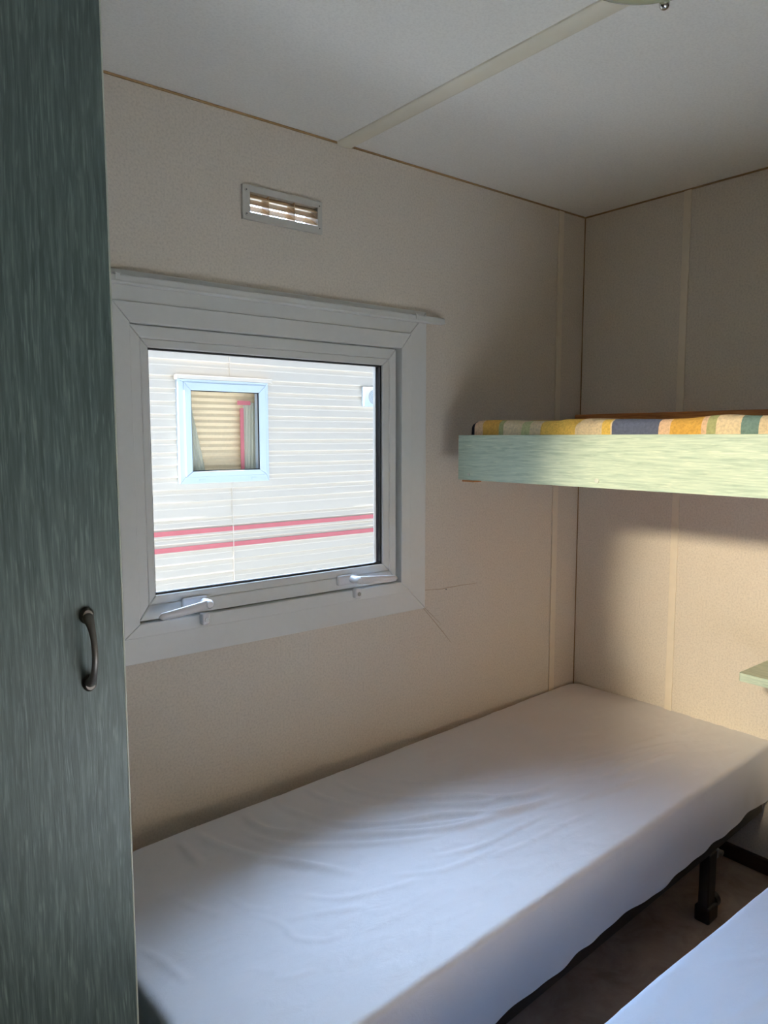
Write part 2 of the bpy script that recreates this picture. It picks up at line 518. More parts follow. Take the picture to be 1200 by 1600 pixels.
# ------------------------------------------------------------------ wall vent
ve = empty('wall_vent', (-1.195, 0, 1.782))
tag(ve, 'grey louvred vent plate glowing with daylight above the window', 'vent')
X0, X1, Z0, Z1 = -1.306, -1.085, 1.783, 1.8605
bm = bmesh.new()
mitre_frame(bm, X0, X1, Z0, Z1, VH[0] - X0, X1 - VH[1], VH[2] - Z0, Z1 - VH[3], -.009, -.0002, 0, 0)
bmesh.ops.remove_doubles(bm, verts=bm.verts, dist=1e-5)
# rounded outer corners
es = [e for e in bm.edges if abs(e.verts[0].co.y - e.verts[1].co.y) > .005 and all((abs(v.co.x - X0) < 1e-4 or abs(v.co.x - X1) < 1e-4) and (abs(v.co.z - Z0) < 1e-4 or abs(v.co.z - Z1) < 1e-4) for v in e.verts)]
bmesh.ops.bevel(bm, geom=es, offset=.008, segments=4, profile=.5, affect='EDGES')
child(ve, 'cover_plate', bm, VENTG)
for k, z in enumerate((1.8000, 1.8150, 1.8300, 1.8450)):
    bm = bmesh.new()
    pts = [(0, 0), (.030, .0205), (.0304, .0222), (0, .0018)]
    A = [bm.verts.new((VH[0], -.006 + p[0], z - .012 + p[1])) for p in pts]
    B = [bm.verts.new((VH[1], -.006 + p[0], z - .012 + p[1])) for p in pts]
    bm.faces.new(A); bm.faces.new(B[::-1])
    for i in range(4):
        bm.faces.new((A[i], B[i], B[(i + 1) % 4], A[(i + 1) % 4]))
    child(ve, 'slat', bm, SLATW)
for x in (-1.234, -1.162):
    child(ve, 'divider', Box(x - .0008, x + .0008, -.004, .03, VH[2], VH[3]), SLATW)
for x in (-1.297, -1.094):
    for z in (1.795, 1.849):
        bm = bmesh.new(); disc_y(bm, x, z, -.0108, -.0085, .0042, 16)
        s = child(ve, 'screw', bm, VENTG)
        bm = bmesh.new(); disc_y(bm, x, z, -.0112, -.0105, .0016, 8)
        c = obj('screw_slot', bm, BLACKR, s)

# ------------------------------------------------------------------ wardrobe
wa = empty('wardrobe', (-2.14, -.35, 0))
tag(wa, 'tall grey-green oak-effect wardrobe in the left foreground', 'wardrobe')
WX = -1.847
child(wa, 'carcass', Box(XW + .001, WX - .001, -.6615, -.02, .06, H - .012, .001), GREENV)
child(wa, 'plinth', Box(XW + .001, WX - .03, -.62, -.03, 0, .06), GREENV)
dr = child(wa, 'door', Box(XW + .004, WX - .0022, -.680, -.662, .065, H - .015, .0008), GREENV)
child(wa, 'edge_band', Box(WX - .0022, WX, -.6797, -.662, .065, H - .015, .0006), EDGE)  # pale tone paints in the window light caught by this edge
bm = bmesh.new()
hx, hz0, hz1 = -1.8925, .979, 1.063
pts, rad = [], []
N = 28
for i in range(N + 1):
    f = i / N
    z = hz0 + (hz1 - hz0) * f
    bow = math.sin(math.pi * f)
    y = -.681 - .027 * bow ** .6
    pts.append((hx, y, z))
    e = abs(2 * f - 1)
    rad.append((.0036 + .0038 * e ** 4, .0030 + .0035 * e ** 4))
tube(bm, pts, rad, 14, flat=(1, 0, 0))
h = obj('handle', bm, PEWTER, dr, smooth=True)
tag(h, 'dark pewter bow handle')
for z in (hz0, hz1):
    bm = bmesh.new()
    tube(bm, [(hx, -.6795, z), (hx, -.683, z), (hx, -.687, z)], [(.0085, .0105), (.0085, .0105), (.006, .0075)], 18, flat=(1, 0, 0))
    c = obj('handle_foot', bm, PEWTER, h, smooth=True, angle=50)

# ------------------------------------------------------------------ beds
TH = math.radians(2.9)
BL, BW, ZT, ZB = 1.80, .693, .40, .235     # mattress length, width, top, underside

def seg_d(px, py, pts):
    """distance from points to polyline and fraction along it"""
    best = np.full(px.shape, 1e9); frac = np.zeros(px.shape)
    n = len(pts) - 1
    for i in range(n):
        ax, ay = pts[i]; bx, by = pts[i + 1]
        dx, dy = bx - ax, by - ay
        L2 = dx * dx + dy * dy
        t = np.clip(((px - ax) * dx + (py - ay) * dy) / L2, 0, 1)
        d = np.hypot(px - ax - t * dx, py - ay - t * dy)
        m = d < best
        best = np.where(m, d, best); frac = np.where(m, (i + t) / n, frac)
    return best, frac

def smooth_poly(pts, k=5):
    """Catmull-Rom"""
    P = [np.array(p) for p in pts]
    if len(P) < 3: return pts
    P = [2 * P[0] - P[1]] + P + [2 * P[-1] - P[-2]]
    out = []
    for i in range(1, len(P) - 2):
        for j in range(k):
            t = j / k
            a, b, c, d = P[i - 1], P[i], P[i + 1], P[i + 2]
            out.append(tuple(.5 * (2 * b + (c - a) * t + (2 * a - 5 * b + 4 * c - d) * t * t + (3 * b - a - 3 * c + d) * t ** 3)))
    out.append(tuple(P[-2]))
    return out

def fitted_sheet(folds, seed, x0=-BL, x1=-.004, y0=-BW, y1=-.002, cr=.04, fr=.013):
    """sheet pulled over a mattress: flat grid draped over a rounded box, then creased"""
    hang = ZT - ZB
    ext = fr * math.pi / 2 + (hang - fr) + .012
    step = .0045
    s = np.concatenate([np.linspace(-ext, 0, 46)[:-1], np.linspace(0, 1, int((x1 - x0 - 2 * cr) / step)), 1 + np.linspace(0, ext, 46)[1:]])
    ns = len(s)
    S0 = np.where(s < 0, s, np.where(s > 1, s - 1, 0))
    Sx = np.clip(s, 0, 1) * (x1 - x0 - 2 * cr) + x0 + cr
    t = np.concatenate([np.linspace(-ext, 0, 46)[:-1], np.linspace(0, 1, int((y1 - y0 - 2 * cr) / step)), 1 + np.linspace(0, ext, 46)[1:]])
    nt = len(t)
    T0 = np.where(t < 0, t, np.where(t > 1, t - 1, 0))
    Ty = np.clip(t, 0, 1) * (y1 - y0 - 2 * cr) + y0 + cr
    A, B = np.meshgrid(S0, T0, indexing='ij')
    CX, CY = np.meshgrid(Sx, Ty, indexing='ij')
    # the first cr of the overshoot stays flat on top, then fillet, then wall
    ell = np.maximum(np.abs(A), np.abs(B)) * (ext + cr - fr) / ext
    nrm = np.hypot(A, B); nrm = np.where(nrm < 1e-9, 1, nrm)
    ux, uy = A / nrm, B / nrm
    flat = cr - fr
    e2 = np.clip(ell - flat, 0, None)
    ang = np.clip(e2 / fr, 0, math.pi / 2)
    down = np.clip(e2 - fr * math.pi / 2, 0, None)
    out = np.minimum(ell, flat) + fr * np.sin(ang)
    X = CX + ux * out; Y = CY + uy * out
    Z = ZT - fr * (1 - np.cos(ang)) - down
    NX, NY, NZ = ux * np.sin(ang), uy * np.sin(ang), np.cos(ang)
    D = np.zeros_like(X)
    topw = np.clip(NZ, 0, 1)
    for pts, amp, w in folds:
        d, f = seg_d(X, Y, smooth_poly(pts))
        taper = np.clip(np.sin(math.pi * np.clip(f, .0, 1)) * 1.6, 0, 1)
        D += amp * taper * topw * (np.exp(-(d / w) ** 2) - .35 * np.exp(-(d / (2.4 * w)) ** 2))
    # slow undulation, seams of the hanging side, hem
    it = range(X.size)
    Xf, Yf, Zf = X.ravel(), Y.ravel(), Z.ravel()
    big = np.array([noise.noise((Xf[i] * 4 + seed, Yf[i] * 5, Zf[i] * 4)) for i in it]).reshape(X.shape)
    mid = np.array([noise.noise((Xf[i] * 9 + seed, Yf[i] * 26 + Xf[i] * 10, Zf[i] * 13)) for i in it]).reshape(X.shape)
    # fine creases: ridged noise, stretched along the pull of the sheet
    fin = np.array([1 - abs(noise.noise((Xf[i] * 9 + Yf[i] * 11 + seed * 3, Yf[i] * 30 - Xf[i] * 7, 3.1))) ** .6 for i in range(X.size)]).reshape(X.shape)
    FINE = .0022
    D += .0018 * big + .0010 * mid + FINE * topw * (fin - .35)
    side = np.clip(1 - NZ * 2, 0, 1)
    along = X + Y * 1.7
    hem = np.clip((down - (hang - fr) * .55) / ((hang - fr) * .45), 0, 1.3)
    D += side * hem * (.002 * np.sin(along * 17 + seed) + .0012 * np.sin(along * 61 + 2 * big) - .001)
    X = X + NX * D; Y = Y + NY * D; Z = Z + NZ * D
    Z = Z + side * hem * (.004 * np.sin(along * 9 + seed) + .0025 * np.sin(along * 31 + 3 * big) + .0015 * mid)
    bm = bmesh.new()
    V = [[bm.verts.new((X[i, j], Y[i, j], Z[i, j])) for j in range(nt)] for i in range(ns)]
    for i in range(ns - 1):
        for j in range(nt - 1):
            bm.faces.new((V[i][j], V[i + 1][j], V[i + 1][j + 1], V[i][j + 1]))
    return bm

FOLDS = [
 ([(-1.384, -.018), (-1.396, -.088), (-1.37, -.156), (-1.262, -.266), (-1.105, -.383), (-.944, -.436), (-.717, -.489)], .0110, .012),
 ([(-1.514, -.015), (-1.505, -.095), (-1.473, -.183), (-1.404, -.292), (-1.336, -.407)], .0110, .012),
 ([(-1.556, -.038), (-1.565, -.166)], .0065, .011),
 ([(-1.123, -.032), (-1.123, -.124), (-1.052, -.241), (-.942, -.314), (-.831, -.413), (-.619, -.424)], .0090, .012),
 ([(-1.288, -.003), (-1.299, -.082), (-1.256, -.203), (-1.171, -.29), (-1.043, -.347), (-.891, -.448), (-.685, -.468)], .0100, .011),
 ([(-1.20, -.01), (-1.205, -.09), (-1.15, -.21), (-1.03, -.30), (-.93, -.37), (-.74, -.43)], .0085, .010),
 ([(-1.05, -.02), (-1.04, -.10), (-.97, -.20), (-.86, -.29), (-.74, -.36), (-.55, -.40)], .0060, .011),
 ([(-1.43, -.10), (-1.40, -.19), (-1.31, -.28), (-1.20, -.36), (-1.07, -.42)], .0065, .010),
 ([(-1.33, -.12), (-1.27, -.235), (-1.15, -.325), (-1.00, -.405), (-.85, -.455)], .0060, .008),
 ([(-1.577, -.273), (-1.566, -.336), (-1.533, -.377)], .0024, .008),
 ([(-1.541, -.412), (-1.475, -.441), (-1.392, -.484)], .0024, .008),
 ([(-1.586, -.327), (-1.545, -.418), (-1.546, -.467), (-1.509, -.507), (-1.455, -.514)], .0024, .007),
 ([(-1.48, -.36), (-1.42, -.43), (-1.33, -.47), (-1.22, -.50)], .0026, .008),
 ([(-1.633, -.529), (-1.561, -.555)], .0014, .006),
 ([(-1.66, -.18), (-1.64, -.27), (-1.60, -.35)], .0030, .010),
 ([(-.583, -.40), (-.417, -.458), (-.22, -.523)], .0050, .010),
 ([(-.70, -.40), (-.619, -.424), (-.413, -.489), (-.294, -.505)], .0058, .009),
 ([(-.675, -.461), (-.563, -.50), (-.458, -.514), (-.30, -.55)], .0060, .010),
 ([(-.75, -.512), (-.654, -.541), (-.543, -.566)], .0052, .009),
 ([(-.85, -.49), (-.72, -.52), (-.60, -.555), (-.46, -.58)], .0044, .009),
 ([(-.62, -.36), (-.47, -.41), (-.32, -.45), (-.18, -.47)], .0036, .010),
 ([(-1.767, -.301), (-1.748, -.36), (-1.736, -.45)], .0026, .009),
 ([(-1.20, -.45), (-1.08, -.49), (-.95, -.50), (-.82, -.51)], .0040, .008),
 ([(-1.30, -.44), (-1.20, -.50), (-1.05, -.52)], .0030, .008),
 ([(-1.12, -.53), (-1.00, -.55), (-.86, -.56), (-.72, -.58)], .0026, .007),
 ([(-.93, -.585), (-.83, -.60), (-.72, -.615)], .0016, .006),
 ([(-1.36, -.60), (-1.28, -.615), (-1.20, -.635)], .0014, .006),
]
FOLDS2 = [
 ([(-1.25, -.05), (-1.1, -.12), (-.95, -.15), (-.75, -.25)], .0022, .008),
 ([(-1.05, -.02), (-.9, -.10), (-.7, -.14)], .0018, .007),
 ([(-1.35, -.20), (-1.15, -.24), (-.9, -.36)], .0022, .008),
 ([(-.8, -.05), (-.65, -.15), (-.5, -.2)], .0016, .007),
]

def mattress(loc, rz, folds, seed, mat, label):
    # the ticking-covered core carries the sheet
    bm = bmesh.new()
    box(bm, -BL + .012, -.016, -BW + .012, -.014, ZB + .001, ZT - .012, .02, 3)
    r = obj('mattress', bm, TICK, smooth=True, angle=60)
    r.location = loc; r.rotation_euler = (0, 0, rz)
    tag(r, label, 'mattress')
    sh = obj('fitted_sheet', fitted_sheet(folds, seed), mat, r, smooth=True)
    return r
mattress((0, 0, 0), TH, FOLDS, 1.7, SHEET, 'mattress in a creased white fitted sheet along the window wall')
mattress((-.004, -.992, 0), 0, FOLDS2, 5.3, SHEETB, 'mattress in a pale blue-white sheet in the bottom right foreground')

def bed_frame(label):
    r = empty('bed_frame', (0, 0, 0))
    tag(r, label, 'bed frame', 'folding bed frames')
    yf, yb, xh, xf = -.672, -.030, -.055, -1.76
    # long rails: square tube with an upper angle lip
    for y in (yf, yb):
        bm = bmesh.new()
        box(bm, xf, xh, y - .013, y + .013, .190, .218, .003)
        box(bm, xf, xh, y - .0145, y - .0115, .216, .2345, .0008)
        obj('side_rail', bm, BLACKM, r)
    for x in (xh, -.62, -1.2, xf):
        obj('cross_bar', Box(x - .012, x + .012, yb - .013, yf + .013, .194, .216, .002), BLACKM, r)
    bm = bmesh.new()
    for i in range(11):
        x = -.14 - i * .15
        box(bm, x - .026, x + .026, yf - .010, yb + .010, .2185, .2345, .003)
    obj('slat_base', bm, PINE, r)
    for x in (-.372, -1.48):
        for y, sg in ((yf, -1), (yb, 1)):
            lg = obj('leg', Box(x - .022, x + .022, y - .015, y + .013, .03, .190, .004), BLACKM, r)
            bm = bmesh.new()
            box(bm, x - .028, x + .028, y - .022, y + .019, 0, .045, .006, 3)
            obj('foot_cap', bm, BLACKM, lg)
            bm = bmesh.new()
            tube(bm, [(x + .022, y, .042), (x + .040, y, .042)], .022, 20, flat=(0, 0, 1))
            obj('foot_wheel', bm, BLACKM, lg, smooth=True, angle=50)
            bm = bmesh.new()
            box(bm, x + .0225, x + .031, y - .016, y + .012, .166, .192, .002)
            tube(bm, [(x + .034, y - .012, .180), (x + .034, y - .024, .180)], .007, 12, flat=(0, 0, 1))
            tag(obj('hinge_bracket', bm, STEEL, lg), 'grey steel hinge bracket')
    return r
f1 = bed_frame('black steel folding frame under the bed along the window wall')
f1.rotation_euler = (0, 0, TH)
f2 = f1.copy(); COL.objects.link(f2)
f2.location = (-.004, -.992, 0); f2.rotation_euler = (0, 0, 0)
f2['label'] = 'black steel folding frame under the bottom right foreground bed'
for ch in list(f1.children):
    c = ch.copy(); COL.objects.link(c); c.parent = f2
    for g in ch.children:
        d = g.copy(); COL.objects.link(d); d.parent = c

# ------------------------------------------------------------------ bunk
bk = empty('bunk_bed', (-.35, -.9, 1.15))
tag(bk, 'pale green oak-effect overhead bunk across the end wall', 'bunk bed')
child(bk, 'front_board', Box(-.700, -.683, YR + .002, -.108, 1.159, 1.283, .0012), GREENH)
child(bk, 'base_panel', Box(-.682, -.001, YR + .002, -.111, 1.162, 1.178, .001), PINE)
child(bk, 'bearer', Box(-.6985, -.665, -.165, -.122, 1.1535, 1.1585, .001), PINE)
child(bk, 'ledger', Box(-.030, -.001, YR + .002, -.135, 1.130, 1.1615, .002), PINE)
child(bk, 'end_rail', Box(-.682, -.001, -.1265, -.111, 1.162, 1.20, .001), PINE)
br = child(bk, 'back_rail', Box(-.036, -.0055, YR + .002, -.003, 1.322, 1.354, .003), PINE)
tag(br, 'orange pine rail along the wall')
bm = bmesh.new()
for k, (r0, xx) in enumerate([(.0055, 0)]):
    tube(bm, [(-.6995, -.567, 1.176), (-.7025, -.567, 1.176), (-.7035, -.567, 1.176)], [.0060, .0058, .0040], 20, flat=(0, 0, 1))
child(bk, 'screw_cap', bm, EDGE, smooth=True, angle=40)
bm = bmesh.new()
tube(bm, [(-.6995, -.150, 1.174), (-.7015, -.150, 1.174)], [.0040, .0035], 16, flat=(0, 0, 1))
child(bk, 'screw_cap', bm, EDGE, smooth=True, angle=40)

# bunk mattress: soft padded slab with uneven front edge
def bunk_mattress():
    bm = bmesh.new()
    x0, x1, y0, y1, z0, z1 = -.680, -.055, YR + .01, -.128, 1.179, 1.318
    nx, ny, nz = 40, 240, 16
    r = .020
    def pt(fx, fy, fz):
        p = Vector((x0 + (x1 - x0) * fx, y0 + (y1 - y0) * fy, z0 + (z1 - z0) * fz))
        q = Vector((min(max(p.x, x0 + r), x1 - r), min(max(p.y, y0 + r), y1 - r), min(max(p.z, z0 + r), z1 - r)))
        d = p - q
        nrm = d.normalized() if d.length > 1e-7 else Vector((0, 0, 0))
        if d.length > 1e-7: p = q + nrm * r
        pf = math.exp(-((p.x - x0) / .05) ** 2)
        up = max(0, (fz - .5) * 2)
        w = .0035 * noise.noise((p.y * 7, p.x * 4, 2)) + .0022 * noise.noise((p.y * 19, p.x * 9, 5))
        # puckers by the middle of the visible edge
        for c, a, s in ((-.487, -.006, .006), (-.53, -.005, .005), (-.45, .004, .02), (-.51, .004, .014), (-.865, -.003, .008), (-.20, .007, .07), (-.84, .004, .05)):
            w += a * math.exp(-((p.y - c) / s) ** 2) * (1 if abs(a) < .0055 or True else 1)
        p.z += up * w
        p.x += pf * .003 * noise.noise((p.y * 12, p.z * 30, 9)) * (1 if fz < .98 else .5)
        return p
    cache = {}
    def V(i, j, k):
        key = (i, j, k)
        if key not in cache: cache[key] = bm.verts.new(pt(i / nx, j / ny, k / nz))
        return cache[key]
    for i in range(nx):
        for j in range(ny):
            for k in (0, nz): bm.faces.new((V(i, j, k), V(i + 1, j, k), V(i + 1, j + 1, k), V(i, j + 1, k)))
    for i in range(nx):
        for k in range(nz):
            for j in (0, ny): bm.faces.new((V(i, j, k), V(i + 1, j, k), V(i + 1, j, k + 1), V(i, j, k + 1)))
    for j in range(ny):
        for k in range(nz):
            for i in (0, nx): bm.faces.new((V(i, j, k), V(i, j + 1, k), V(i, j + 1, k + 1), V(i, j, k + 1)))
    return bm
o = obj('bunk_mattress', bunk_mattress(), PATCH, smooth=True)
tag(o, 'patchwork-striped yellow, cream and blue mattress on the overhead bunk', 'mattress')

# ------------------------------------------------------------------ shelf
sh = empty('wall_shelf', (-.125, -.85, .64))
tag(sh, 'small pale green shelf between the bed heads on the end wall', 'shelf')
bm = bmesh.new()
box(bm, -.25, -.0005, -.985, -.706, .638, .660)
es = [e for e in bm.edges if abs(e.verts[0].co.z - e.verts[1].co.z) > .01 and all(v.co.x < -.2 for v in e.verts)]
bmesh.ops.bevel(bm, geom=es, offset=.006, segments=3, profile=.5, affect='EDGES')
child(sh, 'shelf_board', bm, GREENH)
for y in (-.93, -.76):
    child(sh, 'shelf_bracket', Box(-.12, -.0005, y - .008, y + .008, .600, .6378, .004), EDGE)

# ------------------------------------------------------------------ ceiling lamp
la = empty('ceiling_lamp', (-1.134, -.958, H))
tag(la, 'round olive glass ceiling lamp cut off by the top edge', 'lamp')
LC = (-1.136, -.958)
bm = bmesh.new()
lathe(bm, [(0, H - .001), (.10, H - .001), (.105, H - .006), (.105, H - .024), (.0, H - .024)], *LC)
child(la, 'base_plate', bm, UPVC, smooth=True, angle=40)
bm = bmesh.new()
lathe(bm, [(.1055, H - .020), (.124, H - .024), (.131, H - .031), (.133, H - .038), (.131, H - .044), (.118, H - .056), (.09, H - .070), (.05, H - .080), (0, H - .083)], *LC)
child(la, 'glass_shade', bm, OPALG, smooth=True)
bm = bmesh.new()
kc = Vector((-1.031, -.899, H - .058))
bmesh.ops.create_uvsphere(bm, u_segments=20, v_segments=12, radius=.0085, matrix=Matrix.Translation(kc))
tube(bm, [kc + Vector((0, 0, .004)), kc + Vector((-.006, -.004, .014)), kc + Vector((-.012, -.007, .022))], .004, 12)
child(la, 'clip_knob', bm, CHROME, smooth=True)

# ------------------------------------------------------------------ outside
YN = 2.5
gr = obj('ground', Box(-9, 9, 1.55, 9, -.62, -.55), GRASSM)  # ground kept dark here to spare the siding bounced light
tag(gr, 'unseen grass strip, kept dark to cut bounce onto the neighbouring caravan', 'ground', kind='structure')
gr = obj('path', Box(-9, 9, -6, 1.55, -.62, -.55), GRAVEL)  # ground made pale here to bounce sunlight up to the ceiling
tag(gr, 'unseen path between the two caravans, made pale to bounce sunlight up', 'path', kind='structure')

nb = empty('mobile_home', (1.0, YN + .4, -.5))
tag(nb, 'white-sided neighbouring mobile home seen through the window', 'mobile home')
def siding():
    """horizontal lapped boards: each board leans out towards its lower lip"""
    bm = bmesh.new()
    x0, x1 = -5.0, 6.5
    zs = [2.22, 1.80, 1.72]
    z = 1.627
    while z > .85:
        zs.append(z); z -= .0733
    zs += [.793, .742, .690, .652, .600, .528, .450]
    z = .375
    while z > -.5:
        zs.append(z); z -= .0733
    zs.append(-.5)
    prof = []
    for a, b in zip(zs, zs[1:]):
        hgt = a - b
        prof += [(YN + .012, a), (YN + .005, a - hgt * .30), (YN + .0058, a - hgt * .38), (YN - .004, b + .005), (YN - .002, b + .0005)]
    prof.append((YN + .012, zs[-1]))
    def clip(zt, zl):
        out = []
        for (ya, za), (yb, zb_) in zip(prof, prof[1:]):
            def at(z): return (ya + (yb - ya) * (za - z) / (za - zb_), z) if za != zb_ else (ya, za)
            if max(za, zb_) <= zl or min(za, zb_) >= zt: continue
            p = (ya, za) if za <= zt else at(zt)
            q = (yb, zb_) if zb_ >= zl else at(zl)
            if not out or out[-1] != p: out.append(p)
            out.append(q)
        return out
    for xa, xb, zt, zl in ((x0, -.385, 9, -9), (.165, x1, 9, -9), (-.385, .165, 9, 1.59), (-.385, .165, 1.03, -9)):
        pr = clip(zt, zl)
        A = [bm.verts.new((xa, y, z)) for y, z in pr]
        B = [bm.verts.new((xb, y, z)) for y, z in pr]
        for i in range(len(pr) - 1):
            bm.faces.new((A[i], B[i], B[i + 1], A[i + 1]))
    bmesh.ops.remove_doubles(bm, verts=bm.verts, dist=1e-5)
    return bm
sd = child(nb, 'siding', siding(), SIDING)
bm = bmesh.new()
box(bm, -5.0, 6.5, YN + .0125, YN + 2.3, -.5, 2.2)
# hollow: keep only back, ends and roof by removing the front face
fs = [f for f in bm.faces if abs(f.calc_center_median().y - (YN + .0125)) < 1e-3]
bmesh.ops.delete(bm, geom=fs, context='FACES')
child(nb, 'shell', bm, SIDING)
child(nb, 'roof', Box(-5.05, 6.55, YN - .03, YN + 2.35, 2.2, 2.26, .01), SIDING)
child(nb, 'seam_cover', Box(-.063, -.058, YN - .0055, YN + .002, 1.628, 2.2, .001), SIDING)
child(nb, 'seam_cover', Box(-.063, -.058, YN - .0055, YN + .002, -.5, 1.00, .001), SIDING)
for z0, z1 in ((.706, .733), (.608, .636)):
    s = child(nb, 'stripe', Box(-5.0, 6.5, YN - .0042, YN + .002, z0, z1, .0008), STRIPE)
    tag(s, 'faded red stripe')
# neighbour's window
wx0, wx1, wz0, wz1 = -.405, .184, 1.006, 1.612
bm = bmesh.new()
mitre_frame(bm, wx0, wx1, wz0, wz1, .034, .020, .040, .018, YN - .030, YN + .03, .0005, .003)
nf = child(nb, 'window_frame', bm, BLUEWH)
def sub(par, name, bm, mat, **k):
    o = obj(name, bm, mat, par, **k)
    return o
bm = bmesh.new()
mitre_frame(bm, wx0 + .034, wx1 - .020, wz0 + .040, wz1 - .018, .042, .050, .032, .046, YN - .040, YN + .02, .0005, .004)
sub(nf, 'sash', bm, BLUEWH)
qx0, qx1, qz0, qz1 = wx0 + .076, wx1 - .070, wz0 + .072, wz1 - .064
bm = bmesh.new()
mitre_frame(bm, qx0 - .002, qx1 + .002, qz0 - .002, qz1 + .002, .004, .006, .007, .006, YN - .036, YN - .026, 0, 0)
sub(nf, 'gasket', bm, BLACKR)
sub(nf, 'glass', Box(qx0, qx1, YN - .030, YN - .026, qz0, qz1), GLASS)
bm = bmesh.new()
poly_prism(bm, [(wx0 - .014, wz1 + .022), (wx0 - .014, wz1 - .006), (wx0 - .002, wz1 + .001), (wx1 + .004, wz1 + .001), (wx1 + .020, wz1 - .010), (wx1 + .020, wz1 + .022)], YN - .05, YN - .004, .002)
sub(nf, 'drip_hood', bm, SIDING)
for x in (-.27, .075):
    sub(nf, 'drain_cap', Box(x - .017, x + .017, YN - .034, YN - .0295, wz0 + .014, wz0 + .024, .001), BLUEWH)
# exterior vent box
vb = child(nb, 'vent_box', Box(.935, 1.09, YN - .030, YN + .004, 1.487, 1.622, .006, 3), BLUEWH, smooth=True, angle=50)
bm = bmesh.new()
for r_ in (.012, .024, .036, .046):
    n_ = 28
    pr = [(1.022 + r_ * math.cos(2 * math.pi * k / n_), YN - .031, 1.553 + r_ * math.sin(2 * math.pi * k / n_)) for k in range(n_ + 1)]
    tube(bm, pr, .0022, 6, cap=False, flat=(0, 1, 0))
sub(vb, 'grille', bm, STEEL)
# behind its glass: a cream curtain, and shapes standing in for a reflection
bm = bmesh.new()
nfold = 17
prof = []
zb0, zb1 = 1.0, 1.62
for i in range(nfold * 2 + 1):
    prof.append((YN + .052 + (.012 if i % 2 else 0), zb1 - (zb1 - zb0) * i / (nfold * 2)))
A = [bm.verts.new((-.36, y, z)) for y, z in prof]; B = [bm.verts.new((.20, y, z)) for y, z in prof]
A2 = [bm.verts.new((-.36, y + .002, z)) for y, z in prof]; B2 = [bm.verts.new((.20, y + .002, z)) for y, z in prof]
for i in range(len(prof) - 1):
    bm.faces.new((A[i], B[i], B[i + 1], A[i + 1])); bm.faces.new((A2[i], A2[i + 1], B2[i + 1], B2[i]))
    bm.faces.new((A[i], A[i + 1], A2[i + 1], A2[i])); bm.faces.new((B[i], B2[i], B2[i + 1], B[i + 1]))
bl = obj('siding_reflection', bm, REFLSIDE)  # pleats stand in for our own siding reflected in the pane
tag(bl, "beige pleated blind behind the neighbouring home's window pane", 'reflection')

def curtain(name, pts_top, pts_bot, z1, z0, y, label, mat):
    """hanging cloth, gathered folds between a top and a bottom span"""
    bm = bmesh.new()
    n, m = 26, 18
    rows = []
    for j in range(m + 1):
        g = j / m
        a = pts_top[0] + (pts_bot[0] - pts_top[0]) * g
        b = pts_top[1] + (pts_bot[1] - pts_top[1]) * g
        rows.append([bm.verts.new((a + (b - a) * i / n, y + .006 * math.sin(i * 1.5), z1 + (z0 - z1) * g)) for i in range(n + 1)])
    for j in range(m):
        for i in range(n):
            bm.faces.new((rows[j][i], rows[j][i + 1], rows[j + 1][i + 1], rows[j + 1][i]))
    bmesh.ops.solidify(bm, geom=bm.faces[:], thickness=.002)
    o = obj(name, bm, mat, smooth=True)
    tag(o, label, 'curtain', 'curtains of the neighbouring home')
    return o
curtain('curtain', (-.36, -.322), (-.36, -.20), 1.60, 1.02, YN + .038, "cream curtain drawn aside at the left of the neighbouring home's pane", NETC)
rc = curtain('curtain', (.045, .16), (.02, .16), 1.49, 1.02, YN + .038, "white curtain with a red band at the right of the neighbouring home's pane", NETC)  # stands in for our window reflected in the pane
bm = bmesh.new()
box(bm, .017, .041, YN + .024, YN + .028, 1.02, 1.455)
box(bm, .000, .090, YN + .024, YN + .028, 1.475, 1.50)
tag(obj('band', bm, STRIPE, rc), 'red band standing in for our reflected red trim')  # stands in for the red trim within the reflection

# ------------------------------------------------------------------ lights added behind the doorway
hl = empty('added_hall_light', (-3.45, -1.19, H))  # unseen fixture added to carry the two fill lights
tag(hl, 'unseen round fixture added in the hall to carry two fill lights', 'lamp')
bm = bmesh.new()
lathe(bm, [(0, H - .001), (.17, H - .001), (.175, H - .010), (.0, H - .012)], -3.45, -1.19)
child(hl, 'base_plate', bm, UPVC, smooth=True, angle=40)

# ------------------------------------------------------------------ light
BED_FILL = 12500.0  # energy of the added fill bounced off the second bed
SPOT = 500.0  # energy of the added warm patch light
SUN = 12.0
SKY_POW, SKY_GLOW, SKY_BASE = 5.0, 22.0, .42
W = bpy.data.worlds.new('sky')
S.world = W
W.use_nodes = True
nt = W.node_tree
nt.nodes.clear()
o_ = nt.nodes.new('ShaderNodeOutputWorld')
bg = nt.nodes.new('ShaderNodeBackground')
tc = nt.nodes.new('ShaderNodeTexCoord')
sp = nt.nodes.new('ShaderNodeSeparateXYZ')
rp = nt.nodes.new('ShaderNodeValToRGB')
rp.color_ramp.elements[0].position = 0.0
rp.color_ramp.elements[0].color = (.62, .79, 1.0, 1)
rp.color_ramp.elements[1].position = .8
rp.color_ramp.elements[1].color = (.54, .71, 1.0, 1)
nt.links.new(tc.outputs['Generated'], sp.inputs[0])
nt.links.new(sp.outputs['Z'], rp.inputs['Fac'])
nt.links.new(rp.outputs['Color'], bg.inputs['Color'])
